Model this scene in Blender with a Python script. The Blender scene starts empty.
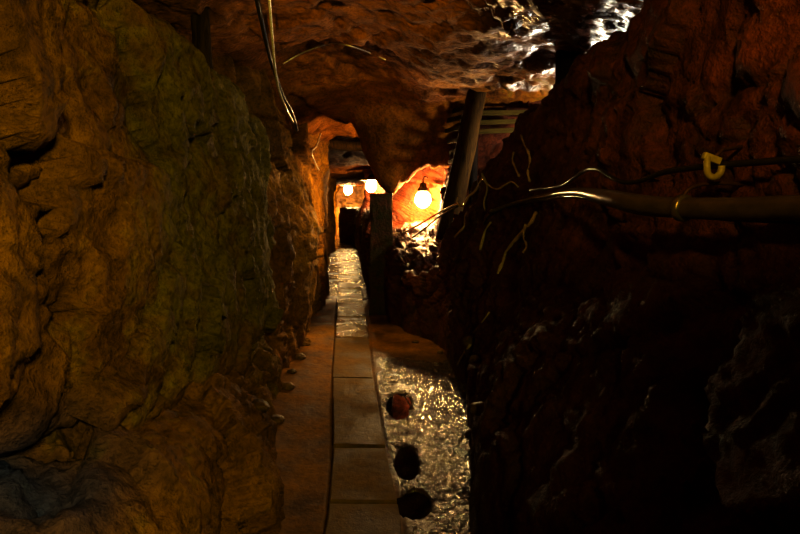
import bpy, bmesh, math, random
import numpy as np
from mathutils import Vector, Matrix
from mathutils.bvhtree import BVHTree
random.seed(7)
PI = math.pi
sc = bpy.context.scene
C = sc.collection
# ------------------------------------------------------------------ camera
CAMZ = 1.4
TILT = math.radians(6.42)
F = 533.0
cam_d = bpy.data.cameras.new('camera'); cam = bpy.data.objects.new('camera', cam_d); C.objects.link(cam)
cam.location = (0, 0, CAMZ); cam.rotation_euler = (PI/2 - TILT, 0, 0)
cam_d.sensor_width = 36; cam_d.lens = 36*F/800; cam_d.clip_start = .02
sc.camera = cam
ct, st = math.cos(TILT), math.sin(TILT)
def ray(px, py):
    u = (px-400)/F; v = (267-py)/F
    return Vector((u, ct+v*st, -st+v*ct))
def at(px, py, Y):
    d = ray(px, py); return Vector((0, 0, CAMZ)) + d*(Y/d.y)
def ground(px, py, z=0.0):
    d = ray(px, py); return Vector((0, 0, CAMZ)) + d*((z-CAMZ)/d.z)

# ------------------------------------------------------------------ numpy noise
def _h(ix, iy, iz, s):
    n = (ix*374761393 + iy*668265263 + iz*2147483647 + s*1274126177) & 0xffffffff
    n = ((n ^ (n >> 13))*1274126177) & 0xffffffff
    n = ((n ^ (n >> 15))*2246822519) & 0xffffffff
    return ((n ^ (n >> 16)) & 0xffffff)/float(0xffffff)
def vnoise(P, s=0):
    i = np.floor(P).astype(np.int64); f = P-i; f = f*f*f*(f*(f*6-15)+10)
    r = 0
    for a in (0, 1):
        for b in (0, 1):
            for c in (0, 1):
                w = (f[:, 0] if a else 1-f[:, 0])*(f[:, 1] if b else 1-f[:, 1])*(f[:, 2] if c else 1-f[:, 2])
                r = r + w*_h(i[:, 0]+a, i[:, 1]+b, i[:, 2]+c, s)
    return r*2-1
def fbm(P, oct=5, s=0, gain=.5):
    r = 0; a = 1; t = 0
    for k in range(oct):
        r = r + a*vnoise(P*(2.03**k)+k*17.3, s+k); t += a; a *= gain
    return r/t
def ridged(P, oct=4, s=0):
    r = 0; a = 1; t = 0
    for k in range(oct):
        r = r + a*(1-np.abs(vnoise(P*(2.1**k)+k*11.1, s+k))*2); t += a; a *= .5
    return r/t
def facets(P, s=0, tilt=.6):
    """blocky rock: every Worley cell is a tilted plane"""
    i = np.floor(P).astype(np.int64)
    best = np.full(len(P), 1e9); sec = np.full(len(P), 1e9); val = np.zeros(len(P))
    for a in (-1, 0, 1):
        for b in (-1, 0, 1):
            for c in (-1, 0, 1):
                ii = i+np.array([a, b, c])
                q = np.stack([_h(ii[:, 0], ii[:, 1], ii[:, 2], s+k) for k in range(3)], 1)
                d = P-(ii+q); dist = (d*d).sum(1)
                g = np.stack([_h(ii[:, 0], ii[:, 1], ii[:, 2], s+5+k)-.5 for k in range(3)], 1)
                v = _h(ii[:, 0], ii[:, 1], ii[:, 2], s+9)-.5 + (d*g).sum(1)*2*tilt
                m = dist < best
                sec = np.where(m, best, np.minimum(sec, dist)); val = np.where(m, v, val); best = np.where(m, dist, best)
    edge = np.sqrt(sec)-np.sqrt(best)
    return val, edge
def warp(P, amt, sc_, s):
    return P + amt*np.stack([fbm(P*sc_, 3, s), fbm(P*sc_, 3, s+20), fbm(P*sc_, 3, s+40)], 1)

# ------------------------------------------------------------------ object helpers
def props(o, label=None, cat=None, group=None, kind=None):
    for k, v in (('label', label), ('category', cat), ('group', group), ('kind', kind)):
        if v: o[k] = v
    return o
def link(name, me, mat=None, parent=None, smooth=True):
    o = bpy.data.objects.new(name, me); C.objects.link(o)
    if mat: me.materials.append(mat)
    if smooth and len(me.polygons): me.polygons.foreach_set('use_smooth', [True]*len(me.polygons))
    if parent: o.parent = parent
    return o
def obj(name, bm, mat=None, parent=None, smooth=True):
    me = bpy.data.meshes.new(name); bm.normal_update(); bm.to_mesh(me); bm.free()
    return link(name, me, mat, parent, smooth)
def empty(name, loc, rot=(0, 0, 0)):
    o = bpy.data.objects.new(name, None); C.objects.link(o); o.location = loc; o.rotation_euler = rot
    o.empty_display_size = .1
    return o
def tube(bm, pts, rad, seg=10, noise=0, cap=True, seed=0):
    """sweep with radii; pts list of Vector, rad scalar or list"""
    n = len(pts); rad = rad if hasattr(rad, '__len__') else [rad]*n
    rn = random.Random(seed)
    prev = None; rings = []
    off = [1+noise*rn.uniform(-1, 1) for _ in range(seg)]
    for i, p in enumerate(pts):
        t = (pts[min(i+1, n-1)]-pts[max(i-1, 0)])
        if t.length < 1e-9: t = Vector((0, 0, 1))
        t.normalize()
        if prev is None:
            a = Vector((0, 0, 1)) if abs(t.z) < .9 else Vector((1, 0, 0))
            nrm = t.cross(a).normalized()
        else:
            nrm = (prev - t*prev.dot(t)).normalized()
        prev = nrm; b = t.cross(nrm)
        rings.append([bm.verts.new(p + (nrm*math.cos(2*PI*k/seg)+b*math.sin(2*PI*k/seg))*rad[i]*(off[k]+noise*.5*rn.uniform(-1, 1))) for k in range(seg)])
    for i in range(n-1):
        for k in range(seg):
            bm.faces.new((rings[i][k], rings[i][(k+1) % seg], rings[i+1][(k+1) % seg], rings[i+1][k]))
    if cap:
        bm.faces.new(rings[0][::-1]); bm.faces.new(rings[-1])
    return rings
def smooth_path(pts, n=8):
    pts = [Vector(p) for p in pts]; out = []
    for i in range(len(pts)-1):
        p0 = pts[max(i-1, 0)]; p1 = pts[i]; p2 = pts[i+1]; p3 = pts[min(i+2, len(pts)-1)]
        for k in range(n):
            t = k/n
            out.append(.5*((2*p1)+(p2-p0)*t+(2*p0-5*p1+4*p2-p3)*t*t+(3*p1-p0-3*p2+p3)*t**3))
    out.append(pts[-1]); return out
def box(bm, c, s, rot=None, bev=0):
    r = bmesh.ops.create_cube(bm, size=1)
    M = Matrix.Translation(c) @ (rot.to_4x4() if rot else Matrix()) @ Matrix.Diagonal((*s, 1))
    bmesh.ops.transform(bm, matrix=M, verts=r['verts'])
    if bev:
        es = list({e for v in r['verts'] for e in v.link_edges})
        bmesh.ops.bevel(bm, geom=es, offset=bev, segments=2, affect='EDGES', profile=.6)

# ------------------------------------------------------------------ materials
class NT:
    def __init__(s, name):
        s.m = bpy.data.materials.new(name); s.m.use_nodes = True; s.t = s.m.node_tree
        s.b = s.t.nodes['Principled BSDF']; s.L = s.t.links.new
    def n(s, t, **k):
        nd = s.t.nodes.new(t)
        for a, v in k.items():
            if a in ('operation', 'data_type', 'blend_type', 'attribute_name', 'feature', 'distance', 'noise_type', 'wave_type', 'bands_direction'): setattr(nd, a, v)
            else: nd.inputs[a].default_value = v
        return nd
    def noise(s, vec, scale, detail=6, rough=.55, dist=0):
        nd = s.n('ShaderNodeTexNoise', Scale=scale, Detail=detail, Roughness=rough, Distortion=dist); s.L(vec, nd.inputs['Vector']); return nd.outputs['Fac']
    def ramp(s, fac, stops):
        nd = s.t.nodes.new('ShaderNodeValToRGB'); e = nd.color_ramp.elements
        while len(e) < len(stops): e.new(.5)
        for k, (p, c) in enumerate(stops):
            e[k].position = p; e[k].color = (*c, 1) if hasattr(c, '__len__') else (c, c, c, 1)
        s.L(fac, nd.inputs['Fac']); return nd.outputs['Color']
    def mix(s, fac, a, b, bt='MIX'):
        nd = s.t.nodes.new('ShaderNodeMix'); nd.data_type = 'RGBA'; nd.blend_type = bt
        for k, v in ((0, fac), (6, a), (7, b)):
            if hasattr(v, 'is_output'): s.L(v, nd.inputs[k])
            elif hasattr(v, '__len__'): nd.inputs[k].default_value = (*v, 1)
            else: nd.inputs[k].default_value = v
        return nd.outputs[2]
    def math(s, op, a, b=None):
        nd = s.t.nodes.new('ShaderNodeMath'); nd.operation = op
        for k, v in ((0, a), (1, b)):
            if v is None: continue
            if hasattr(v, 'is_output'): s.L(v, nd.inputs[k])
            else: nd.inputs[k].default_value = v
        return nd.outputs[0]
    def attr(s, name):
        nd = s.t.nodes.new('ShaderNodeAttribute'); nd.attribute_name = name; return nd.outputs['Fac']
    def bump(s, h, strength, dist, prev=None):
        nd = s.t.nodes.new('ShaderNodeBump'); nd.inputs['Strength'].default_value = strength; nd.inputs['Distance'].default_value = dist
        s.L(h, nd.inputs['Height'])
        if prev: s.L(prev, nd.inputs['Normal'])
        return nd.outputs['Normal']
    def pos(s):
        return s.t.nodes.new('ShaderNodeNewGeometry').outputs['Position']
    def obj(s):
        return s.t.nodes.new('ShaderNodeTexCoord').outputs['Object']
    def out(s, color=None, rough=None, normal=None):
        for k, v in (('Base Color', color), ('Roughness', rough), ('Normal', normal)):
            if v is None: continue
            if hasattr(v, 'is_output'): s.L(v, s.b.inputs[k])
            elif hasattr(v, '__len__'): s.b.inputs[k].default_value = (*v, 1)
            else: s.b.inputs[k].default_value = v
        return s.m

def rock_mat(name, dark, mid, light, moss_c, rough_lo, rough_hi, bstr=1.0, spec=.5, dry=False):
    """wet mine rock: attributes moss, stain and crack come from the mesh"""
    t = NT(name); p = t.pos()
    n1 = t.noise(p, 1.6, 8, .62, .4); n2 = t.noise(p, 7.0, 8, .65, .3); n3 = t.noise(p, 38, 5, .6); n4 = t.noise(p, 130, 3, .6)
    c = t.ramp(n1, [(.33, dark), (.5, mid), (.68, light)])
    c2 = t.ramp(n2, [(.34, tuple(x*.45 for x in dark)), (.52, mid), (.72, light)])
    c = t.mix(.45, c, c2)
    mfac = t.ramp(t.math('ADD', t.math('MULTIPLY', t.attr('moss'), 1.0), t.math('MULTIPLY', t.math('SUBTRACT', n2, .5), 1.2)), [(.28, 0.0), (.62, 1.0)])
    c = t.mix(mfac, c, t.mix(t.ramp(n2, [(.3, 0.), (.7, 1.)]), tuple(x*.55 for x in moss_c), moss_c))
    c = t.mix(t.attr('blue_patch'), c, (.0, .05, .6))
    sp = t.ramp(n3, [(.30, .35), (.55, 1.0)])
    c = t.mix(.75, c, sp, 'MULTIPLY')
    ck = t.ramp(t.attr('crack'), [(0, .3), (1, 1.0)])
    c = t.mix(1.0, c, ck, 'MULTIPLY')
    r = t.ramp(n2, [(.35, rough_lo), (.65, rough_hi)])
    if dry:
        r = t.mix(t.attr('wet'), (.8, .8, .8), r)
        t.L(t.math('ADD', t.math('MULTIPLY', t.attr('wet'), .85), .08), t.b.inputs['Specular IOR Level'])
        mp = t.n('ShaderNodeMapping'); mp.inputs['Scale'].default_value = (7, 24, 12); t.L(p, mp.inputs['Vector']); n5 = t.noise(mp.outputs[0], 1.0, 4, .6, .6)
    nb = t.bump(n2, .55*bstr, .05); nb = t.bump(n3, .6*bstr, .018, nb); nb = t.bump(n4, .55*bstr, .005, nb)
    if dry: nb = t.bump(n5, .8, .03, t.bump(n3, .25, .01))
    if not dry: t.b.inputs['Specular IOR Level'].default_value = spec
    return t.out(c, r, nb)

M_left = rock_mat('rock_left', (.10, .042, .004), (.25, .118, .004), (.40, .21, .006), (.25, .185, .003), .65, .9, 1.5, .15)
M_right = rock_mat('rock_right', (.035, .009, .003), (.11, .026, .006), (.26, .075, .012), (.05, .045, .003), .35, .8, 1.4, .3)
M_ceil = rock_mat('rock_ceiling', (.08, .028, .003), (.22, .085, .006), (.38, .16, .012), (.18, .13, .008), .2, .4, 1.2, .6, True)
M_back = rock_mat('rock_back', (.1, .04, .01), (.4, .22, .06), (.6, .38, .12), (.2, .15, .03), .4, .8)

def floor_mat():
    t = NT('wet_floor'); p = t.pos()
    n1 = t.noise(p, 3.0, 7, .6); n2 = t.noise(p, 34, 6, .6); n3 = t.noise(p, 120, 4, .6)
    wet = t.attr('wet')
    c = t.ramp(n1, [(.33, (.10, .048, .003)), (.5, (.22, .105, .005)), (.7, (.34, .165, .009))])
    c = t.mix(wet, c, t.ramp(n2, [(.35, (.010, .006, .002)), (.6, (.02, .013, .005))]))
    sp = t.ramp(n2, [(.3, .45), (.6, 1.0)]); c = t.mix(.7, c, sp, 'MULTIPLY')
    r = t.mix(wet, t.ramp(n1, [(.4, .55), (.6, .8)]), t.ramp(n2, [(.35, .09), (.6, .22)]))
    n4 = t.noise(p, 190, 3, .6); nb = t.bump(n1, .3, .02); 
    hh = []
    for scv in (42, 95):
        vo = t.n('ShaderNodeTexVoronoi', Scale=scv); t.L(t.mix(.02, p, t.n('ShaderNodeTexNoise', Scale=20.0).outputs['Color']), vo.inputs['Vector']); hh.append(vo.outputs['Distance'])
    peb = t.math('MULTIPLY', t.math('SUBTRACT', 1.0, t.math('ADD', hh[0], t.math('MULTIPLY', hh[1], .5))), t.math('ADD', wet, .15))
    nb = t.bump(n2, .4, .008, nb); nb = t.bump(peb, .8, .008, nb); nb = t.bump(n4, .35, .0015, nb); t.L(t.math('ADD', t.math('MULTIPLY', wet, .9), .1), t.b.inputs['Specular IOR Level'])
    return t.out(c, r, nb)
M_floor = floor_mat()
def slab_mat(name, wetlo, wethi, b, spec=.5):
    t = NT(name); t.b.inputs['Specular IOR Level'].default_value = spec; p = t.pos()
    n1 = t.noise(p, 2.6, 6, .6); n2 = t.noise(p, 26, 6, .6); n3 = t.noise(p, 110, 4, .6)
    c = t.ramp(n1, [(.35, (.09, .05, .003)), (.5, (.16, .092, .005)), (.68, (.23, .125, .008))])
    c = t.mix(.6, c, t.ramp(n2, [(.3, .5), (.6, 1.)]), 'MULTIPLY')
    r = t.ramp(n1, [(.4, wetlo), (.6, wethi)])
    nb = t.bump(n1, .25, .02); nb = t.bump(n2, .4*b, .010, nb); nb = t.bump(n3, .6*b, .004, nb)
    return t.out(c, r, nb)
M_slab_dry = slab_mat('concrete_damp', .45, .75, 1.0, .2)
M_slab_wet = slab_mat('concrete_wet', .10, .45, 2.2)
def simple(name, col, rough, metal=0, bs=0, scale=30, var=.5, spec=.5):
    t = NT(name); p = t.obj(); n = t.noise(p, scale, 5)
    c = t.ramp(n, [(.3, tuple(x*(1-var) for x in col)), (.7, col)])
    t.b.inputs['Metallic'].default_value = metal; t.b.inputs['Specular IOR Level'].default_value = spec
    return t.out(c, rough, t.bump(n, bs, .01) if bs else None)
def wood(name, a, b):
    t = NT(name); p = t.obj()
    mp = t.n('ShaderNodeMapping'); mp.inputs['Scale'].default_value = (9, 9, 1.2); t.L(p, mp.inputs['Vector'])
    n = t.noise(mp.outputs[0], 3, 8, .65, .8)
    return t.out(t.ramp(n, [(.35, a), (.65, b)]), .6, t.bump(n, .7, .012))
M_wood_dark = wood('timber_black', (.006, .004, .003), (.02, .012, .006))
M_wood = wood('timber_brown', (.02, .010, .002), (.075, .04, .006))
M_board = wood('board_olive', (.035, .024, .004), (.085, .06, .010))
for _m in (M_wood, M_board, M_wood_dark):
    _m.node_tree.nodes['Principled BSDF'].inputs['Specular IOR Level'].default_value = .12; _m.node_tree.nodes['Principled BSDF'].inputs['Roughness'].default_value = .85
M_pipe = simple('grey_conduit', (.12, .08, .07), .32, 0, .25, 18)
M_clampm = simple('clamp_steel', (.42, .34, .22), .35, .8, .2, 60)
M_rubber = simple('black_rubber', (.02, .014, .009), .28, 0, .3, 60)
M_shine = simple('wet_cable', (.8, .72, .58), .22, .45, .3, 90)
M_yel = simple('yellow_plastic', (.42, .36, .03), .5, 0, .2, 30)
M_root = simple('wet_root', (.85, .68, .48), .2, .1, .6, 120)
M_iron = simple('rusty_iron', (.12, .05, .02), .6, .5, .5, 50)
M_cap = simple('enamel_cap_paint', (.35, .33, .28), .4, 0, .1, 20)
M_stone = rock_mat('loose_stone', (.05, .025, .006), (.16, .08, .014), (.3, .17, .03), (.1, .1, .01), .35, .7)
_w = NT('water'); _w.b.inputs['Specular IOR Level'].default_value = .2
M_water = _w.out((.004, .003, .002), .02); 
def emis(name, col, s):
    t = NT(name); t.b.inputs['Emission Color'].default_value = (*col, 1); t.b.inputs['Emission Strength'].default_value = s
    return t.out((.9, .85, .7), .3)
WARM = (1, .68, .30)

# ------------------------------------------------------------------ lofted rock surfaces
def resample(sections, ys, n, world_y=None):
    """sections: {Y: [(x,z),...]} -> grid arrays over ys x n"""
    K = sorted(sections); A = np.array([sections[k] for k in K], float)
    m = A.shape[1]; K = np.array(K, float)
    out = np.zeros((len(ys), m, 2))
    for j, y in enumerate(ys):
        i = int(np.clip(np.searchsorted(K, y)-1, 0, len(K)-2)); t = (y-K[i])/(K[i+1]-K[i]); t = np.clip(t, 0, 1)
        t = .5*t + .5*(t*t*(3-2*t)); out[j] = A[i]*(1-t)+A[i+1]*t
    # along section: catmull
    s = np.linspace(0, m-1, n); i = np.clip(s.astype(int), 0, m-2); t = (s-i)[None, :, None]
    p0 = out[:, np.maximum(i-1, 0)]; p1 = out[:, i]; p2 = out[:, i+1]; p3 = out[:, np.minimum(i+2, m-1)]
    c = .5*(2*p1+(p2-p0)*t+(2*p0-5*p1+4*p2-p3)*t**2+(3*p1-p0-3*p2+p3)*t**3)
    G = np.zeros((len(ys), n, 3)); G[:, :, 0] = c[..., 0]; G[:, :, 2] = c[..., 1]; G[:, :, 1] = np.array(ys)[:, None]
    return G
def grid_normals(G, flip):
    a = np.gradient(G, axis=0); b = np.gradient(G, axis=1); n = np.cross(a, b)
    n /= np.linalg.norm(n, axis=2, keepdims=True)+1e-9
    return -n if flip else n
def build_grid(name, G, mat, flip, attrs):
    a, b, _ = G.shape
    me = bpy.data.meshes.new(name)
    v = G.reshape(-1, 3); idx = np.arange(a*b).reshape(a, b)
    q = np.stack([idx[:-1, :-1], idx[1:, :-1], idx[1:, 1:], idx[:-1, 1:]], -1).reshape(-1, 4)
    if flip: q = q[:, ::-1]
    me.from_pydata(v.tolist(), [], q.tolist())
    for k, val in attrs.items():
        at_ = me.attributes.new(k, 'FLOAT', 'POINT'); at_.data.foreach_set('value', np.clip(val, 0, 1).ravel().astype(np.float32))
    me.update()
    return link(name, me, mat)
def rock_disp(P, big=.10, block=.07, fine=.02, sc_=1.0, stretch=(1, 1, 1), s=0, cw=1.0):
    Q = P*np.array(stretch)*sc_
    W = warp(warp(Q, .35, 1.3, s), .06, 7, s+50)
    v1, e1 = facets(W*1.9, s+1, .7); v2, e2 = facets(W*5.2+3, s+2, .8)
    crack = 1-cw*(1-np.minimum(np.clip(e1/.06, 0, 1), .45+.55*np.clip(e2/.1, 0, 1)))*np.clip(.6+1.6*fbm(Q*1.7, 2, s+70), 0, 1)
    d = big*fbm(Q*.9, 3, s+3) + block*v1*1.2 + block*.42*v2 - block*.35*cw*(1-np.clip(e1/.05, 0, 1)) - block*.15*cw*(1-np.clip(e2/.08, 0, 1)) + fine*1.3*fbm(Q*14, 4, s+4, .6) + fine*1.2*ridged(warp(Q, .2, 4, s+8)*5, 4, s+6)
    return d, crack
def yspace(a, b, n, p=1.0):
    # denser near the camera
    t = np.linspace(0, 1, n); return list(a+(b-a)*t**p)
def sm(x, a, b):
    t = np.clip((x-a)/(b-a), 0, 1); return t*t*(3-2*t)

LEFT = {
 -1.5: [(-.75,-.3),(-.8,.3),(-.95,.7),(-1.12,.78),(-1.07,.95),(-1.0,1.4),(-1.0,1.9),(-1.1,2.35),(-1.7,2.5),(-2.6,3.6)],
 1.2: [(-.62,-.3),(-.7,.3),(-.88,.58),(-1.24,.68),(-1.07,.86),(-1.0,1.3),(-1.0,1.85),(-1.08,2.28),(-1.7,2.4),(-2.6,3.6)],
 2.3: [(-.66,-.3),(-.73,.2),(-.88,.42),(-1.2,.50),(-1.03,.64),(-.98,1.2),(-1.0,1.75),(-1.06,2.15),(-1.6,2.3),(-2.6,3.5)],
 3.4: [(-.84,-.3),(-.88,.12),(-.95,.31),(-1.15,.40),(-1.03,.56),(-1.0,1.1),(-1.0,1.7),(-1.05,2.14),(-1.5,2.3),(-2.6,3.4)],
 4.0: [(-.94,-.3),(-.95,.12),(-1.0,.31),(-1.04,.4),(-1.02,.55),(-1.0,1.1),(-1.0,1.65),(-1.04,2.0),(-1.5,2.2),(-2.5,3.4)],
 4.2: [(-1.0,-.3),(-1.03,.1),(-1.1,.3),(-1.16,.45),(-1.16,.6),(-1.15,1.1),(-1.15,1.5),(-1.25,1.8),(-1.6,2.1),(-2.4,3.3)],
 4.5: [(-.97,-.3),(-.97,.1),(-.98,.3),(-.97,.5),(-.95,.8),(-.97,1.15),(-1.08,1.45),(-1.25,1.8),(-1.5,2.2),(-2.2,3.3)],
 5.0: [(-.92,-.3),(-.9,.15),(-.87,.4),(-.85,.7),(-.84,1.0),(-.88,1.25),(-1.03,1.5),(-1.2,1.85),(-1.38,2.4),(-1.8,3.3)],
 5.6: [(-.95,-.3),(-.94,.15),(-.92,.4),(-.91,.7),(-.92,1.0),(-.98,1.25),(-1.1,1.5),(-1.25,1.85),(-1.38,2.4),(-1.6,3.3)],
 6.2: [(-1.1,-.3),(-1.12,.15),(-1.15,.4),(-1.18,.7),(-1.2,1.0),(-1.2,1.25),(-1.22,1.5),(-1.3,1.85),(-1.35,2.3),(-1.5,3.3)],
 7.0: [(-1.12,-.3),(-1.13,.15),(-1.14,.4),(-1.15,.7),(-1.17,1.0),(-1.18,1.25),(-1.2,1.5),(-1.22,1.85),(-1.24,2.3),(-1.3,3.2)],
 8.4: [(-1.2,-.3),(-1.21,.15),(-1.22,.4),(-1.24,.7),(-1.24,1.0),(-1.24,1.25),(-1.24,1.5),(-1.22,1.85),(-1.15,2.2),(-1.1,3.0)],
 10.: [(-1.5,-.3),(-1.52,.15),(-1.55,.4),(-1.6,.7),(-1.6,1.0),(-1.6,1.25),(-1.6,1.5),(-1.58,1.85),(-1.5,2.2),(-1.4,3.0)],
 12.6: [(-1.95,-.3),(-1.96,.15),(-1.97,.4),(-1.97,.7),(-1.97,1.0),(-1.97,1.25),(-1.97,1.5),(-1.95,1.85),(-1.9,2.2),(-1.8,3.0)],
 13.1: [(-1.78,-.3),(-1.78,.15),(-1.78,.4),(-1.8,.7),(-1.8,1.0),(-1.8,1.25),(-1.8,1.5),(-1.78,1.85),(-1.7,2.2),(-1.6,3.0)],
 13.6: [(-2.05,-.3),(-2.06,.15),(-2.07,.4),(-2.08,.7),(-2.08,1.0),(-2.08,1.25),(-2.08,1.5),(-2.05,1.85),(-2.,2.2),(-1.8,3.0)],
 16.4: [(-2.2,-.3),(-2.2,.15),(-2.2,.4),(-2.2,.7),(-2.2,1.0),(-2.2,1.25),(-2.2,1.5),(-2.2,1.85),(-2.1,2.2),(-1.9,3.0)],
 17.0: [(-2.08,-.3),(-2.1,.15),(-2.1,.4),(-2.1,.7),(-2.1,1.0),(-2.1,1.25),(-2.1,1.5),(-2.1,1.85),(-2.,2.2),(-1.9,3.0)],
 18.: [(-2.7,-.3),(-2.7,.15),(-2.7,.4),(-2.7,.7),(-2.7,1.0),(-2.7,1.25),(-2.7,1.5),(-2.7,1.85),(-2.6,2.2),(-2.4,3.0)],
 25.: [(-2.9,-.3),(-2.9,.15),(-2.9,.4),(-2.9,.7),(-2.9,1.0),(-2.9,1.25),(-2.9,1.5),(-2.9,1.85),(-2.8,2.2),(-2.6,3.0)],
}
RIGHT = {
 -1.5: [(.45,-.3),(.6,.4),(.8,.8),(.98,1.15),(1.1,1.45),(1.18,2.0),(1.3,2.7),(1.9,3.0),(2.7,3.7)],
 1.0: [(.32,-.3),(.45,.3),(.72,.8),(.95,1.12),(1.07,1.4),(1.12,1.9),(1.22,2.65),(1.9,2.9),(2.7,3.7)],
 2.3: [(.30,-.3),(.40,.3),(.65,.75),(.9,1.1),(1.02,1.4),(1.08,1.8),(1.22,2.5),(1.9,2.8),(2.7,3.6)],
 3.1: [(.42,-.3),(.48,.3),(.66,.75),(.85,1.1),(.95,1.4),(1.05,1.8),(1.2,2.32),(1.7,2.15),(2.7,3.5)],
 4.0: [(.50,-.3),(.54,.3),(.62,.7),(.74,1.1),(.86,1.4),(1.0,1.8),(1.14,2.25),(1.65,1.9),(2.7,3.3)],
 4.6: [(.46,-.3),(.49,.4),(.54,.85),(.62,1.2),(.73,1.5),(.93,1.8),(1.15,2.18),(1.6,1.8),(2.7,3.2)],
 5.1: [(.42,-.3),(.44,.4),(.47,.8),(.50,1.1),(.58,1.32),(.8,1.6),(1.15,1.8),(1.9,1.8),(2.7,3.1)],
 5.5: [(.33,-.3),(.34,.3),(.36,.5),(.40,.68),(.55,.8),(.9,.95),(1.5,1.3),(2.0,2.0),(2.6,3.1)],
 6.0: [(.02,-.3),(.03,.3),(.05,.5),(.12,.66),(.35,.75),(.9,.85),(1.5,1.2),(1.9,2.0),(2.4,3.1)],
 6.6: [(-.14,-.3),(-.14,.4),(-.12,.6),(-.08,.88),(.2,.97),(.42,1.04),(.56,1.5),(.62,2.0),(1.0,3.0)],
 7.2: [(-.26,-.3),(-.27,.4),(-.26,.65),(-.2,.98),(.1,1.12),(.46,1.14),(.62,1.5),(.7,2.0),(1.0,3.0)],
 7.8: [(-.36,-.3),(-.38,.4),(-.38,.7),(-.34,1.0),(.0,1.12),(.5,1.15),(.7,1.4),(.75,2.0),(.7,3.0)],
 8.25: [(-.46,-.3),(-.48,.4),(-.48,.8),(-.44,1.1),(-.3,1.3),(-.22,1.5),(-.2,1.75),(-.18,2.2),(-.1,3.0)],
 9.0: [(-.57,-.3),(-.58,.4),(-.57,.8),(-.52,1.15),(-.3,1.35),(.0,1.42),(.25,1.7),(.2,2.3),(.1,3.0)],
 12.: [(-.86,-.3),(-.87,.4),(-.86,.8),(-.8,1.2),(-.5,1.38),(.0,1.45),(.2,1.8),(.1,2.3),(-.3,3.0)],
 14.: [(-1.05,-.3),(-1.06,.4),(-1.05,.8),(-1.0,1.25),(-.8,1.38),(-.45,1.45),(-.3,1.8),(-.4,2.3),(-.6,3.0)],
 14.6: [(-1.1,-.3),(-1.12,.4),(-1.12,.8),(-1.08,1.25),(-1.05,1.5),(-1.02,1.7),(-1.0,1.9),(-1.,2.3),(-1.0,3.0)],
 16.: [(-1.25,-.3),(-1.27,.4),(-1.27,.8),(-1.23,1.2),(-1.0,1.35),(-.6,1.5),(-.5,1.8),(-.6,2.3),(-.9,3.0)],
 20.: [(-1.65,-.3),(-1.67,.4),(-1.67,.8),(-1.6,1.2),(-1.45,1.35),(-1.3,1.5),(-1.2,1.8),(-1.3,2.3),(-1.6,3.0)],
 20.8: [(-2.35,-.3),(-2.38,.4),(-2.38,.8),(-2.35,1.2),(-2.25,1.38),(-1.4,1.4),(-1.1,1.8),(-1.2,2.3),(-1.3,3.0)],
 21.6: [(-2.35,-.3),(-2.38,.4),(-2.38,.8),(-2.35,1.2),(-2.25,1.38),(-1.4,1.4),(-1.1,1.8),(-1.2,2.3),(-1.3,3.0)],
 22.4: [(-1.5,-.3),(-1.5,.4),(-1.5,.8),(-1.5,1.2),(-1.5,1.35),(-1.5,1.5),(-1.5,1.8),(-1.5,2.3),(-1.5,3.0)],
 25.: [(-1.2,-.3),(-1.2,.4),(-1.2,.8),(-1.2,1.2),(-1.2,1.35),(-1.2,1.5),(-1.2,1.8),(-1.2,2.3),(-1.2,3.0)],
}
def ys_for(n_near, n_mid, n_far):
    return list(np.linspace(-1.5, .8, 30)[:-1]) + list(np.linspace(.8, 6.2, n_near)[:-1]) + list(np.linspace(6.2, 10, n_mid)[:-1]) + list(np.linspace(10, 25, n_far))
# left wall
G = resample(LEFT, ys_for(300, 90, 170), 230); N = grid_normals(G, True)
if N[60, 100, 0] < 0: N = -N
P = G.reshape(-1, 3)
d, crack = rock_disp(P, .07, .10, .024, .85, (1.0, 1.15, .7), 3, .7)
d = d.reshape(G.shape[:2])
far = sm(G[..., 1], 6, 12)
d *= (1-.35*far)
G2 = G + N*d[..., None]
moss = .12+.42*sm(G[..., 1], 1.3, 2.6)*(1-sm(G[..., 1], 4.0, 4.25))*sm(G[..., 2], .25, .9) + .25*fbm(P*1.2, 3, 77).reshape(d.shape)
moss += .25*sm(G[..., 1], 2.9, 3.5)*(1-sm(G[..., 1], 4.0, 4.25)) - .5*sm(G[..., 1], 4.1, 4.4)
blue_patch = np.exp(-(((G[..., 1]-1.42)/.22)**2+((G[..., 2]-.66)/.13)**2))*.9  # blue colour patch low on the near left wall
wall_left = build_grid('wall_left', G2, M_left, True, {'moss': moss, 'blue_patch': blue_patch, 'crack': crack.reshape(d.shape)})
props(wall_left, kind='structure')
# right wall
G = resample(RIGHT, ys_for(260, 110, 150), 200); N = grid_normals(G, True)
if N[60, 60, 0] > 0: N = -N
P = G.reshape(-1, 3)
d, crack = rock_disp(P, .06, .085, .02, 1.0, (1, 1, .8), 31)
d = d.reshape(G.shape[:2]); d *= (1-.4*sm(G[..., 1], 6, 12))
d *= .35 + .65*sm(G[..., 2], 0, .6)
G2 = G + N*d[..., None]
moss = .35*sm(-G[..., 2], -1.0, 0.0) + .15*fbm(P*1.5, 3, 99).reshape(d.shape)
wall_right = build_grid('wall_right', G2, M_right, False, {'moss': moss, 'blue_patch': moss*0, 'crack': crack.reshape(d.shape)})
props(wall_right, kind='structure')
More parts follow.
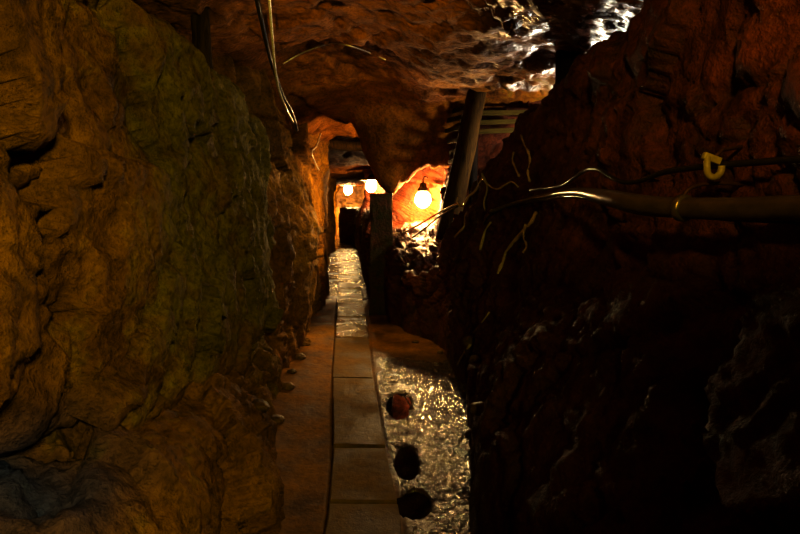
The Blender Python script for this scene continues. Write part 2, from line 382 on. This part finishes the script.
# ceiling: height over (x, y)
CX0 = [-3.0, -1.4, -1.0, -.6, -.1, .3, .9, 1.6, 2.9]
CX = [-3.0, -1.4, -1.0, -.6, -.3, -.1, .1, .3, .9, 1.6, 2.9]
CEIL = {
 -1.5: [3.0, 3.05, 3.1, 3.1, 3.1, 3.05, 3.0, 2.95, 2.9],
 2.0: [2.9, 3.0, 3.0, 3.05, 3.0, 2.95, 2.85, 2.8, 2.75],
 3.3: [2.8, 2.9, 2.95, 2.95, 2.9, 2.82, 2.66, 2.58, 2.55],
 4.2: [2.7, 2.78, 2.86, 2.9, 2.84, 2.64, 2.56, 2.5, 2.45],
 4.9: [2.6, 2.72, 2.8, 2.88, 2.80, 2.60, 2.52, 2.46, 2.4],
 5.05: [2.6, 2.75, 3.0, 3.06, 3.0, 2.62, 2.5, 2.44, 2.4],
 5.9: [2.6, 2.7, 2.88, 2.92, 2.86, 2.66, 2.62, 2.6, 2.5],
 6.6: [2.3, 2.4, 2.62, 2.66, 2.60, 2.5, 2.56, 2.56, 2.5],
 6.95: [2.2, 2.3, 2.6, 2.45, 1.72, 1.55, 1.78, 1.93, 1.95, 2.1, 2.2],
 7.15: [2.2, 2.3, 2.6, 2.45, 1.72, 1.55, 1.78, 1.95, 1.97, 2.1, 2.2],
 7.45: [2.2, 2.3, 2.6, 2.6, 2.2, 2.0, 2.0, 2.06, 2.08, 2.2, 2.2],
 8.0: [2.1, 2.2, 2.5, 2.48, 2.2, 2.15, 2.15, 2.2, 2.2, 2.2, 2.2],
 8.4: [2.1, 2.2, 2.5, 2.48, 2.2, 2.1, 2.1, 2.1, 2.1],
 9.0: [2.1, 2.4, 2.6, 2.55, 2.35, 2.3, 2.2, 2.1, 2.1],
 13.: [2.2, 2.36, 2.4, 2.4, 2.35, 2.3, 2.2, 2.1, 2.1],
 25.: [2.3]*9}
yc = ys_for(170, 70, 90); xs = np.concatenate([np.linspace(-3.0, 2.9, 190)])
CEIL = {k: (v if len(v) == 11 else list(np.interp(CX, CX0, v))) for k, v in CEIL.items()}
K = sorted(CEIL); A = np.array([CEIL[k] for k in K]); Z = np.zeros((len(yc), len(xs)))
for j, y in enumerate(yc):
    row = np.array([np.interp(y, K, A[:, c]) for c in range(len(CX))])
    Z[j] = np.interp(xs, CX, row)
for _ in range(2):
    Z[:, 1:-1] = (Z[:, :-2]+2*Z[:, 1:-1]+Z[:, 2:])/4
G = np.zeros((len(yc), len(xs), 3)); G[..., 0] = xs[None]; G[..., 1] = np.array(yc)[:, None]; G[..., 2] = Z
P = G.reshape(-1, 3)
d, crack = rock_disp(P*np.array([1, 1, 1]), .07, .045, .020, 1.0, (.8, 1, 1), 61)
d = d.reshape(Z.shape)
layers = .03*np.abs(vnoise(np.stack([P[:, 0]*.8, P[:, 1]*3.2+.3*fbm(P*2, 2, 5), P[:, 2]], 1), 4)).reshape(Z.shape)
G[..., 2] -= d + layers - .02
moss = .3*sm(G[..., 0], .2, .9) + .1*fbm(P*1.5, 3, 9).reshape(d.shape)
wetc = sm(G[..., 0]+.25*fbm(P*1.4, 3, 19).reshape(d.shape), .45, .85)*(1-sm(G[..., 1], 5.0, 5.6)) + .06*(1-sm(G[..., 1], 5, 7))
ceiling = build_grid('ceiling', G, M_ceil, False, {'wet': wetc, 'moss': moss, 'blue_patch': moss*0, 'crack': crack.reshape(d.shape)})
props(ceiling, kind='structure')
# floor
yf = list(np.linspace(-1.5, 1.5, 40)[:-1]) + list(np.linspace(1.5, 6.5, 330)[:-1]) + list(np.linspace(6.5, 25, 200)); xf = np.concatenate([np.linspace(-3.2, -1.0, 60)[:-1], np.linspace(-1.0, .7, 200)[:-1], np.linspace(.7, 1.4, 15)])
G = np.zeros((len(yf), len(xf), 3)); G[..., 0] = xf[None]; G[..., 1] = np.array(yf)[:, None]
P = G.reshape(-1, 3)
def path_l(Y):   # edges of the slab walkway in metres
    return np.interp(Y, [0, 2.28, 3.05, 4.3, 9.0, 17, 25], [-.305, -.333, -.40, -.56, -1.06, -1.95, -2.75])
def path_r(Y):
    return np.interp(Y, [0, 2.28, 3.05, 4.3, 6, 9.0, 17, 25], [.10, .013, -.088, -.218, -.36, -.66, -1.45, -2.25])
gx = G[..., 0]; gy = G[..., 1]
wetm = sm(gx-path_r(gy), -.03, .05)*(1-sm(gy, 4.6, 5.3)) + sm(gy, 7.3, 8.6)
wetm = np.clip(wetm*(1.05+.8*fbm(P*3, 3, 8).reshape(gx.shape)), 0, 1)
z = .010*fbm(P*2.2, 4, 21) ; z = z.reshape(gx.shape)
grav = .007*fbm(P*10, 3, 22).reshape(gx.shape) + .007*fbm(P*50, 2, 25).reshape(gx.shape)
z = z + grav*np.clip(wetm, 0, 1)*(1-sm(gy, 7, 8)) + .004*fbm(P*9, 3, 27).reshape(gx.shape)
z += .05*sm(-gx-.45, 0, .5)*(1-sm(gy, 6, 9))          # muddy bank rising to the left wall
G[..., 2] = z - .01
inpath = (gx > path_l(gy)-.01) & (gx < path_r(gy)+.01)
G[..., 2] = np.where(inpath, np.minimum(G[..., 2], -.018), G[..., 2])
# puddle hollows
PUD = [(ground(407, 458), .062, .17), (ground(414, 500), .075, .11), (ground(399, 402), .085, .24)]
for c, a, b in PUD:
    q = ((gx-c.x)/a)**2+((gy-c.y)/b)**2
    hw = sm(1.6-q, 0, 1.0); G[..., 2] = G[..., 2]*(1-.8*hw) - .040*hw - .002
floor = build_grid('floor', G, M_floor, True, {'wet': wetm})
props(floor, kind='structure')
# back wall
yy = np.linspace(-3.4, 3.1, 90); zz = np.linspace(-.4, 3.3, 60)
G = np.zeros((90, 60, 3)); G[..., 0] = yy[:, None]; G[..., 2] = zz[None]; G[..., 1] = 24.0
P = G.reshape(-1, 3); d, crack = rock_disp(P, .2, .15, .03, 1, (1, 1, 1), 91)
G[..., 1] -= d.reshape(90, 60)
wb = build_grid('wall_back', G, M_back, True, {'moss': G[..., 0]*0, 'blue_patch': G[..., 0]*0, 'crack': crack.reshape(90, 60)}); props(wb, kind='structure')

# ------------------------------------------------------------------ ray helpers onto the rock
def bvh(o):
    me = o.data; return BVHTree.FromPolygons([v.co.copy() for v in me.vertices], [tuple(p.vertices) for p in me.polygons])
TR = {'l': bvh(wall_left), 'r': bvh(wall_right), 'c': bvh(ceiling), 'f': bvh(floor)}
CAMP = Vector((0, 0, CAMZ))
def cast(o, d, which='lrcf', dist=40):
    best = None
    for k in which:
        h = TR[k].ray_cast(o, d.normalized(), dist)
        if h[0] is not None and (best is None or h[3] < best[3]): best = h
    return best
def hit(px, py, off=.02, which='lrcf'):
    d = ray(px, py).normalized(); h = cast(CAMP, d, which)
    return h[0] - d*off if h else at(px, py, 6)
def drop(x, y, which='f', z0=2.0):
    h = cast(Vector((x, y, z0)), Vector((0, 0, -1)), which); return h[0].z if h else 0

# ------------------------------------------------------------------ walkway slabs
edges = [640, 504, 448, 379, 338, 318, 304, 289, 281, 275, 268.5, 262, 257, 252.5, 248.5, 245, 242]
Yb = [ground(400, e).y for e in edges]
PL = ['nearest of the walkway, its lower edge cut off by the photo', 'second from the camera, wet grain catching white glints', 'with a matte olive face, third from the camera', 'fourth from the camera, ochre and damp, long', 'fifth from the camera, under the warm light', 'sixth from the camera, short', 'seventh from the camera, with small wet glints', 'eighth from the camera, mirror-wet', 'ninth from the camera, mirror-wet', 'tenth from the camera, wet', 'eleventh from the camera, wet']
for i in range(len(Yb)-1):
    y0, y1 = Yb[i]+.008+.0028*Yb[i], Yb[i+1]-.008-.0028*Yb[i]
    g = .006
    bm = bmesh.new(); nx, ny = 8, 12
    vt = []
    tilt = random.uniform(-.006, .006); lift = random.uniform(-.003, .004)
    base = Vector(((path_l((y0+y1)/2)+path_r((y0+y1)/2))/2, (y0+y1)/2, 0))
    jl, jr = random.uniform(-.006, .006), random.uniform(-.006, .006)
    for a in range(ny+1):
        ta = {0: 0, 1: .006/(y1-y0), ny-1: 1-.006/(y1-y0), ny: 1}.get(a, a/ny); Y = y0+(y1-y0)*ta; l = path_l(Y)+g+jl; r = path_r(Y)-g+jr
        row = []
        for b in range(nx+1):
            x = l+(r-l)*{0: 0, 1: .018, nx-1: .982, nx: 1}.get(b, b/nx)
            ed = min(a, ny-a, b, nx-b)
            zt = .012+lift+tilt*(b/nx-.5)*2 - (.003 if ed == 0 else 0) + random.uniform(-.001, .001)
            wob = 0
            row.append(bm.verts.new((x+wob-base.x, Y+wob-base.y, zt)))
        vt.append(row)
    for a in range(ny):
        for b in range(nx):
            bm.faces.new((vt[a][b], vt[a][b+1], vt[a+1][b+1], vt[a+1][b]))
    be = [e for e in bm.edges if e.is_boundary]
    ex = bmesh.ops.extrude_edge_only(bm, edges=be)
    for v in ex['geom']:
        if isinstance(v, bmesh.types.BMVert): v.co.z = -.045
    o = obj('concrete_slab', bm, M_slab_dry if Yb[i] < 5.3 else M_slab_wet, smooth=False); o.location = base
    if i < len(PL): lab = 'wet concrete walkway slab, ' + PL[i]
    else: lab = 'small far wet concrete walkway slab under the two distant lamps'
    props(o, lab, 'paving slab', 'concrete slabs of the mine walkway' if i < len(PL) else 'far concrete slabs of the walkway')

# puddles
PN = ['small dark puddle beside the walkway, middle of the three by the slabs', 'round dark puddle nearest the camera beside the walkway', 'long dark puddle beside the walkway slabs, farther along']
for k, (c, a, b) in enumerate(PUD):
    bm = bmesh.new(); n = 40; rn = random.Random(k)
    ph = [rn.uniform(0, 6) for _ in range(4)]
    vs = []
    for j in range(n):
        t = 2*PI*j/n; r = 1+.13*math.sin(2*t+ph[0])+.09*math.sin(3*t+ph[1])+.06*math.sin(5*t+ph[2])+.03*math.sin(9*t+ph[3])
        vs.append(bm.verts.new((a*r*math.cos(t), b*r*math.sin(t), 0)))
    vc = bm.verts.new((0, 0, 0))
    for j in range(n): bm.faces.new((vs[j], vs[(j+1) % n], vc))
    o = obj('puddle', bm, M_water); o.scale = (1.22, 1.22, 1); o.location = (c.x, c.y, -.026); props(o, PN[k], 'puddle', 'puddles beside the walkway')

# ------------------------------------------------------------------ lamps
def make_lamp(name, loc, wall_dir, r, strength, label, group=None, col=WARM, cap=True):
    root = empty(name, loc); props(root, label, 'lamp', group)
    back = Vector(wall_dir).normalized()
    m = emis('lamp_glass_'+str(round(strength)), col, strength)
    bm = bmesh.new(); bmesh.ops.create_uvsphere(bm, u_segments=20, v_segments=14, radius=r)
    for v in bm.verts:
        v.co.z *= 1.15
    obj('glass_globe', bm, m, root)
    bm = bmesh.new(); tube(bm, [Vector((0, 0, r*.95)), Vector((0, 0, r*1.35)), Vector((0, 0, r*1.5)), Vector((0, 0, r*2.1))], [r*.75, r*.75, r*.5, r*.4], 16)
    obj('socket', bm, M_rubber, root)
    bm = bmesh.new(); tube(bm, [Vector((0, 0, r*1.0)), Vector((0, 0, r*1.02)), Vector((0, 0, r*1.35)), Vector((0, 0, r*1.6))], [r*2.1, r*2.15, r*1.6, r*.6], 24)
    obj('enamel_cap', bm, M_cap, root) if cap else bm.free()
    bm = bmesh.new(); tube(bm, smooth_path([Vector((0, 0, r*1.9)), Vector((0, 0, r*2.6))+back*.03, Vector((0, 0, r*2.7))+back*.16, Vector((0, 0, r*2.2))+back*.42], 5), .012, 8)
    obj('bracket_arm', bm, M_iron, root)
    bm = bmesh.new()
    for k in range(4):
        a = PI*k/4+.3; pts = []
        for j in range(13):
            t = -PI/2+PI*j/12
            # cage half loops
            pts.append(Vector((math.cos(a)*math.cos(t)*0, 0, 0)))
        loop = [Vector((math.cos(a)*r*1.25*math.sin(PI*j/12)*1.0, math.sin(a)*r*1.25*math.sin(PI*j/12), r*1.0-r*2.4*j/12)) for j in range(13)]
        tube(bm, loop, .0035, 5)
        tube(bm, [Vector((-p.x, -p.y, p.z)) for p in loop], .0035, 5)
    ring = [Vector((r*1.27*math.cos(2*PI*j/24), r*1.27*math.sin(2*PI*j/24), -r*.2)) for j in range(25)]
    tube(bm, ring, .0035, 5, cap=False)
    obj('wire_guard', bm, M_iron, root)
    return root
L3 = at(423, 199, 7.45); L2 = at(371, 186, 14.1); L1 = at(348, 190, 22.2)
make_lamp('mine_lamp', L3, (.2, 1, .2), .105, 680, 'glowing caged mine lamp in the orange rock niche, nearest and brightest of the three', 'glowing lamps along the tunnel', cap=False)
make_lamp('mine_lamp', L2, (.3, 1, .1), .14, 230, 'glowing caged mine lamp, middle of the three, in front of craggy lit rock', 'glowing lamps along the tunnel')
make_lamp('mine_lamp', L1, (.3, 1, .1), .17, 230, 'glowing caged mine lamp farthest down the tunnel, above the wet walkway', 'glowing lamps along the tunnel')
make_lamp('mine_lamp', Vector((1.7, 5.5, 1.92)), (.6, .8, 0), .07, 600, 'caged mine lamp hidden behind the dark right rock shoulder', 'lamps out of sight', (1, .92, .72), False)
make_lamp('mine_lamp', Vector((-1.9, 22.9, .8)), (1, 0, 0), .10, 700, 'caged lamp round the far bend of the tunnel', 'lamps out of sight')

# unseen spot lights: behind the camera, and one behind the ceiling rim
def area(name, loc, target, size, e, col):
    l = bpy.data.lights.new(name, 'AREA'); l.energy = e; l.color = col; l.shape = 'DISK'; l.size = size
    o = bpy.data.objects.new(name, l); C.objects.link(o); o.location = loc
    o.rotation_euler = (Vector(target)-Vector(loc)).to_track_quat('-Z', 'Y').to_euler(); return o
def spot(name, loc, target, size, e, col, ang, blend):
    l = bpy.data.lights.new(name, 'SPOT'); l.energy = e; l.color = col; l.shadow_soft_size = size; l.spot_size = math.radians(ang); l.spot_blend = blend
    o = bpy.data.objects.new(name, l); C.objects.link(o); o.location = loc
    o.rotation_euler = (Vector(target)-Vector(loc)).to_track_quat('-Z', 'Y').to_euler(); return o
spot('fill_spot', (.62, -.9, 2.0), (-1.3, 2.3, 1.45), .14, 310, (1, .82, .08), 75, .7)
spot('fill_spot', (-.35, -1.0, 1.9), (-.3, 3.4, 3.18), .10, 1300, (1, .68, .10), 27, .7)  # fill added to brighten the near ceiling
spot('fill_spot', (-.35, 5.35, 2.72), (-.45, 5.1, 0), .05, 120, (1, .66, .16), 58, .7)  # unseen spot added behind the rim to warm the floor and outcrop
spot('fill_spot', (-.3, -1.0, 2.7), (1.3, 1.75, 2.15), .14, 420, (1, .6, .08), 40, .9)  # narrow fill added for the upper part of the right wall

# ------------------------------------------------------------------ timber props
def prop(name, p0, p1, r0, r1, mat, label, seg=14, group=None, wedge=False):
    root = empty(name, p0) if wedge else None
    bm = bmesh.new(); n = 14; d = Vector(p1)-Vector(p0); rn = random.Random(int(p0[0]*1000))
    pts = [d*(i/n)+Vector((rn.uniform(-.003, .003), rn.uniform(-.003, .003), 0)) for i in range(n+1)]
    tube(bm, pts, [r0+(r1-r0)*i/n for i in range(n+1)], seg, .05, seed=5)
    if root:
        obj('post', bm, mat, root)
        b2 = bmesh.new(); box(b2, d+Vector((0, 0, .0)), (r1*4.2, r1*3, .05), None, .006); obj('headboard', b2, mat, root)
        props(root, label, 'timber prop', group); return root
    o = obj(name, bm, mat); o.location = p0; props(o, label, 'timber prop', group); return o
# black vertical post in front of the glittering ceiling
Yp = 4.35
a = at(570, 62, Yp)
x = a.x; bot = drop(x, Yp, 'r', 2.45)
prop('timber_prop', Vector((x, Yp, bot-.05)), Vector((x, Yp, 2.66)), .100, .103, M_wood_dark, 'thick black upright post reaching the glittering wet ceiling behind the right rock shoulder')
# leaning prop
p0 = at(462, 182, 5.9); p0.z = 1.03; p1 = at(480, 78, 5.9)
p0 = p1 + (at(463, 160, 5.9)-p1)*((p1.z-1.03)/(p1.z-at(463, 160, 5.9).z))
prop('timber_prop', p0, p1, .115, .10, M_wood, 'brown timber prop leaning in front of the horizontal lagging boards', wedge=True)
# short post upper left over the crest
p = at(200, 8, 4.1); b = at(203, 46, 4.1)
prop('timber_prop', Vector((p.x+.02, 4.1, 2.1)), Vector((p.x, 4.1, 2.84)), .07, .065, M_wood, 'short reddish post standing on top of the left rock crest under the ceiling')
# tunnel cap beam
cb = at(338, 136, 9.0)
bm = bmesh.new(); n = 10
tube(bm, [Vector((-1.55+1.75*i/n, 9.0, 2.42+.02*math.sin(i)))-Vector((-.7, 9, 2.4)) for i in range(n+1)], .085, 12, .05)
o = obj('roof_beam', bm, M_wood); o.location = (-.7, 9, 2.4); props(o, 'round timber roof beam spanning the narrow far tunnel', 'beam')

# ------------------------------------------------------------------ lagging boards
def board(p0, p1, h, t, label, group, mat=M_board):
    d = Vector(p1)-Vector(p0); L = d.length; c = (Vector(p0)+Vector(p1))/2
    bm = bmesh.new(); n = 8
    box(bm, Vector((0, 0, 0)), (h, t, L), None, .006)
    for v in bm.verts: v.co.x += random.uniform(-.003, .003)
    o = obj('lagging_board', bm, mat, smooth=False)
    z = d.normalized(); y = Vector((0, 0, 1)).cross(z).normalized(); xx = y.cross(z)
    o.matrix_world = Matrix.Translation(c) @ Matrix((xx, y, z)).transposed().to_4x4()
    props(o, label, 'board', group)
names = ['topmost', 'second from the top', 'third from the top', 'lowest visible']
for k, (yl, yr, xr) in enumerate([(113, 112, 545), (122.5, 121, 532), (131.5, 130, 520), (150, 148, 500)]):
    if k == 3: continue
    board(at(476, yl, 6.25), at(xr, yr, 6.15), .055, .03, 'olive horizontal lagging board right of the leaning prop, '+['topmost', 'middle one', 'lowest of three'][k], 'lagging boards right of the leaning prop')
for k, (yl, yr, xl) in enumerate([(109, 107, 450), (118, 116, 446), (128, 127, 446), (139, 138, 448), (150, 149, 450), (159, 158.5, 449)]):
    board(at(xl, yl+3, 6.7), at(468-k*1.2, yr, 6.2), .05, .03, 'dim short lagging board left of the leaning prop, '+['topmost', 'second from the top', 'third from the top', 'fourth from the top', 'fifth from the top', 'lowest'][k], 'lagging boards left of the leaning prop')
# upright batten that carries both rows of boards
bm = bmesh.new(); tube(bm, [Vector((0, 0, -.85)), Vector((0, 0, 0)), Vector((0, 0, .72))], .05, 10, .06)
o = obj('timber_prop', bm, M_wood_dark); o.location = (at(474, 130, 6.3).x, 6.30, 1.88); props(o, 'dark upright batten behind the leaning prop carrying the boards', 'timber prop')

# ------------------------------------------------------------------ pipe and cables on the right wall
def on_right(Y, z, off):
    h = cast(Vector((.0, Y, z)), Vector((1, 0, 0)), 'r', 4); return Vector((h[0].x-off, Y, z)) if h else Vector((1, Y, z))
def cable(name, pts, r, mat, label, cat='cable', group=None, n=8, seg=8, noise=0):
    bm = bmesh.new(); sp = smooth_path(pts, n); base = sp[0].copy()
    if hasattr(r, '__len__'):
        rr = list(np.interp(np.linspace(0, 1, len(sp)), np.linspace(0, 1, len(r)), r))
    else: rr = r
    tube(bm, [p-base for p in sp], rr, seg, noise); o = obj(name, bm, mat); o.location = base
    if cat: props(o, label, cat, group)
    return o
# thick conduit: pixel track with wall-following depth
def pipe_track(track):
    out = []
    for px, py, Y in track:
        p = at(px, py, Y); h = cast(CAMP, p-CAMP, 'lr')
        if h and px < 800 and py > 0 and h[3] < (p-CAMP).length+.03 and (p-CAMP).length-h[3] < 1.2:
            p = CAMP+(p-CAMP).normalized()*(h[3]-.035)
        out.append(p)
    return out
trk = pipe_track([(960, 212, 1.02), (860, 210, 1.18), (800, 208, 1.32), (740, 209, 1.46), (683, 208, 1.62), (640, 204, 1.80), (606, 197, 2.05), (575, 192, 2.5), (545, 196, 3.2), (515, 203, 3.9), (490, 212, 4.45)])
# keep it outside the rock
def push(pts, clear):
    res = []
    for p in pts:
        h = cast(Vector((0, p.y, p.z)), Vector((1, 0, 0)), 'r', 4)
        res.append(p)
    return res
root = empty('conduit_pipe', trk[4]); props(root, 'thick grey-brown conduit pipe running along the dark right rock wall', 'pipe')
bm = bmesh.new(); sp = smooth_path(trk, 8); tube(bm, [p-trk[4] for p in sp], list(np.interp(np.arange(len(sp))/8, range(11), [.032]*6+[.030, .018, .014, .013, .012])), 14, .03)
obj('pipe', bm, M_pipe, root)
bm = bmesh.new(); q = trk[4]; d = (trk[5]-trk[3]).normalized()
tube(bm, [-d*.012, -d*.008, d*.008, d*.012], [.036, .041, .041, .036], 18); obj('clamp', bm, M_clampm, root)
bm = bmesh.new(); tube(bm, smooth_path([Vector((0, 0, .036)), Vector((.02, 0, .06)), Vector((.10, .02, .075)), Vector((.26, .05, .07))], 4), .006, 8); obj('clamp_bracket', bm, M_iron, root)
# thinner cable below / along pipe
cable('power_cable', pipe_track([(960, 222, 1.1), (860, 221, 1.25), (800, 220, 1.38), (740, 218, 1.53), (690, 215, 1.68), (640, 212, 1.88), (606, 203, 2.12), (575, 196, 2.55), (545, 199, 3.25), (515, 205, 3.95), (492, 214, 4.45), (484, 224, 4.6)]), .011, M_rubber, 'black power cable tucked under the thick conduit pipe')
# upper cable with wavy sag
up = [(960, 148, 1.15), (860, 155, 1.3), (800, 159, 1.42), (760, 162, 1.52), (722, 165, 1.62), (700, 167, 1.68), (665, 172, 1.8), (640, 181, 1.92), (622, 182, 2.0), (610, 176, 2.1), (598, 169, 2.2), (586, 170, 2.35), (572, 179, 2.5), (560, 186, 2.7), (530, 190, 3.2)]
cable('power_cable', pipe_track(up), [.010]*7+[.008]*8, M_rubber, 'thin black cable above the conduit pipe, sagging in a wave left of the yellow hanger')
# yellow hanger
hp = at(713, 166, 1.62)
root = empty('cable_hanger', hp); props(root, 'yellow plastic hanger holding the thin upper cable on the right rock', 'hanger')
bm = bmesh.new()
tube(bm, smooth_path([Vector((-.018, 0, .03)), Vector((-.024, -.01, .0)), Vector((-.018, -.01, -.026)), Vector((0, -.012, -.034)), Vector((.018, -.01, -.02)), Vector((.02, -.01, .0))], 5), .010, 10); obj('hook', bm, M_yel, root)
bm = bmesh.new(); box(bm, Vector((-.006, .0, .022)), (.055, .02, .022), Matrix.Rotation(.35, 3, 'Y'), .004); obj('base_block', bm, M_yel, root)
bm = bmesh.new(); tube(bm, [Vector((.0, .0, .02)), Vector((.04, .03, .05)), Vector((.22, .14, .08))], .006, 8); obj('wall_pin', bm, M_iron, root)

# cable ends and loose wires at the tip of the rock shoulder
cable('loose_wire', pipe_track([(518, 187, 4.2), (512, 182, 4.25), (505, 185, 4.3), (498, 189, 4.35), (491, 187, 4.4), (484, 180, 4.45), (482, 174, 4.5), (486, 182, 4.5), (487, 190, 4.5), (484, 203, 4.5), (486, 211, 4.45), (492, 210, 4.4)]), .008, M_shine, 'glinting loose wire looping at the tip of the right rock shoulder', 'wire')
cable('loose_wire', pipe_track([(483, 176, 4.55), (476, 190, 4.7), (468, 197, 4.8), (463, 206, 4.9), (457, 203, 5.0), (458, 198, 5.05)]), .010, M_root, 'short frayed wire end curling left of the rock shoulder', 'wire')
cable('power_cable', pipe_track([(458, 203, 5.0), (440, 212, 5.6), (420, 224, 6.3), (405, 232, 6.9), (393, 234, 7.2), (386, 235, 7.4)]), .010, M_shine, 'taut cable catching lamp light below the brightest lamp')
cable('power_cable', pipe_track([(458, 206, 5.02), (440, 216, 5.6), (424, 229, 6.2), (412, 238, 6.5)]), .008, M_rubber, 'dark cable hanging just under the taut lit cable')
# glinting roots draped on the shoulder
def root_on(pxs, r, label, which='r', mat=M_root, name='hanging_root', n=5, grp=None):
    pts = []
    for px, py in pxs: pts.append(hit(px+random.uniform(-1, 1), py, .015, which))
    # avoid depth jumps
    q = [pts[0]]
    for p in pts[1:]:
        if (p-q[-1]).length > .5: p = q[-1] + (p-q[-1]).normalized()*.2
        q.append(p)
    rr = [r*random.uniform(.7, 1.5) for _ in range(len(q)*3)]
    cable(name, q, rr, mat, label, 'root', grp, n, 7, .3)
root_on([(522, 135), (525, 145), (529, 152), (530, 163), (528, 172), (531, 182)], .008, 'thin pale root trailing down from the top of the rock shoulder')
root_on([(513, 152), (512, 160), (515, 168), (518, 176)], .007, 'short pale root left of the trailing root on the shoulder crest')
root_on([(537, 212), (531, 222), (524, 230), (517, 238), (511, 246), (506, 254), (502, 263), (498, 274)], .011, 'bright beaded root hanging in a slant under the conduit end')
root_on([(526, 224), (524, 235), (526, 246), (524, 253)], .007, 'small root twig hanging beside the bright slanting root')
root_on([(490, 222), (486, 230), (483, 240), (480, 250)], .008, 'short glinting root below the wire loop')
root_on([(472, 205), (466, 216), (464, 226), (459, 232), (455, 237)], .009, 'knotted root hanging left of the wire loop')
root_on([(474, 340), (468, 348), (462, 356), (458, 365)], .008, 'wet root glinting low on the right wall beside the floor')
root_on([(490, 312), (482, 322), (474, 333)], .006, 'faint root on the lower right wall')
# hanging cables top left
cable('power_cable', pipe_track([(252, -30, 3.8), (256, -5, 3.9), (261, 18, 4.1), (267, 45, 4.3), (274, 70, 4.6), (283, 95, 4.9), (292, 112, 5.2), (297, 130, 5.6)]), .018, M_rubber, 'dark cable hanging from the ceiling, left one of the pair above the green rock')
cable('hanging_chain', pipe_track([(268, -30, 3.8), (269, -5, 3.9), (271, 20, 4.05), (273, 45, 4.2), (275, 68, 4.35), (279, 90, 4.5), (286, 108, 4.7), (293, 122, 5.0)]), .011, M_shine, 'thin glinting twisted cable hanging right beside the dark cable', 'cable')
for o in bpy.data.objects:
    if o.name == 'hanging_chain': o.name = 'steel_cable'
# cable along the arch rim
cable('power_cable', [hit(px, py, .03, 'c') for px, py in [(283, 64), (300, 54), (318, 47), (333, 43), (350, 46), (368, 52), (386, 60)]], .007, M_shine, 'thin pale cable strung along the arched rock rim of the tunnel')
cable('power_cable', pipe_track([(372, 147, 8.0), (382, 153, 7.8), (395, 165, 7.4)]), .008, M_shine, 'short slanting cable in the dark above the middle lamp')
cable('power_cable', pipe_track([(322, 130, 7.9), (317, 145, 7.7), (312, 152, 7.5), (315, 162, 7.6), (319, 170, 7.8)]), .01, M_shine, 'small kinked cable at the left side of the tunnel mouth')

# ------------------------------------------------------------------ loose stones
def stone(loc, r, seed, label, group, mat=M_stone, name='loose_stone'):
    bm = bmesh.new(); bmesh.ops.create_icosphere(bm, subdivisions=4, radius=1)
    V = np.array([v.co[:] for v in bm.verts]); v1, e1 = facets(V*.9+seed*7.7, seed, .5)
    f = 1+.30*v1+.08*fbm(V*3+seed, 4, seed)
    rn = random.Random(seed); s = (rn.uniform(.85, 1.35), rn.uniform(.85, 1.3), rn.uniform(.6, .85))
    for v, k in zip(bm.verts, f): v.co = Vector((v.co.x*s[0]*k*r, v.co.y*s[1]*k*r, v.co.z*s[2]*k*r))
    o = obj(name, bm, mat)
    for nm, val in (('crack', 1.0), ('moss', .2)):
        a_ = o.data.attributes.new(nm, 'FLOAT', 'POINT'); a_.data.foreach_set('value', [val]*len(o.data.vertices))
    o.location = loc; o.rotation_euler = (0, 0, rn.uniform(0, 6)); props(o, label, 'stone', group)
rn = random.Random(4); k = 0
for px, py, r in [(460, 372, .035), (468, 392, .045), (455, 360, .03), (474, 415, .04), (440, 352, .03), (470, 440, .035), (478, 470, .05), (300, 362, .04), (288, 392, .05), (276, 425, .045), (262, 465, .04), (306, 340, .035), (415, 341, .028), (292, 376, .03)]:
    g = ground(px, py); z = drop(g.x, g.y, 'flr', .6)
    side = 'right' if px > 400 else 'left'
    stone(Vector((g.x, g.y, z+r*.25)), r, 10+k, f'small wet stones lying along the foot of the {side} rock wall', f'loose stones at the {side} wall foot'); k += 1
# dark rock slab beside the niche
bm = bmesh.new(); bmesh.ops.create_cube(bm, size=1); bmesh.ops.subdivide_edges(bm, edges=bm.edges[:], cuts=18, use_grid_fill=True)
V = np.array([v.co[:] for v in bm.verts])*np.array([.30, .5, 1.62]); v1, e1 = facets(V*3.1, 44, .6); nn = fbm(V*6, 4, 12)
for v, p, a_, b_ in zip(bm.verts, V, v1, nn):
    k = 1-.22*(p[2]+.8)/1.6*0
    v.co = Vector((p[0]*(1+.22*a_+.06*b_)*(1.08-.1*(p[2]+.8)), p[1]*(1+.2*a_), p[2]*(1+.02*b_)))
o = obj('standing_rock', bm, M_right)
o.location = (-.245, 7.15, .76); props(o, 'dark upright rock block left of the lit niche beside the walkway', 'rock')
for nm, val in (('crack', 1.0), ('moss', .5)):
    a_ = o.data.attributes.new(nm, 'FLOAT', 'POINT'); a_.data.foreach_set('value', [val]*len(o.data.vertices))

# ------------------------------------------------------------------ world and output look
w = bpy.data.worlds.new('world'); sc.world = w; w.use_nodes = True
w.node_tree.nodes['Background'].inputs[0].default_value = (1, .45, .08, 1); w.node_tree.nodes['Background'].inputs[1].default_value = .0015
sc.view_settings.view_transform = 'Standard'; sc.view_settings.look = 'None'; sc.view_settings.exposure = .25; sc.view_settings.gamma = .68
sc.cycles.use_denoising = True
sc.cycles.max_bounces = 6; sc.cycles.sample_clamp_indirect = 4
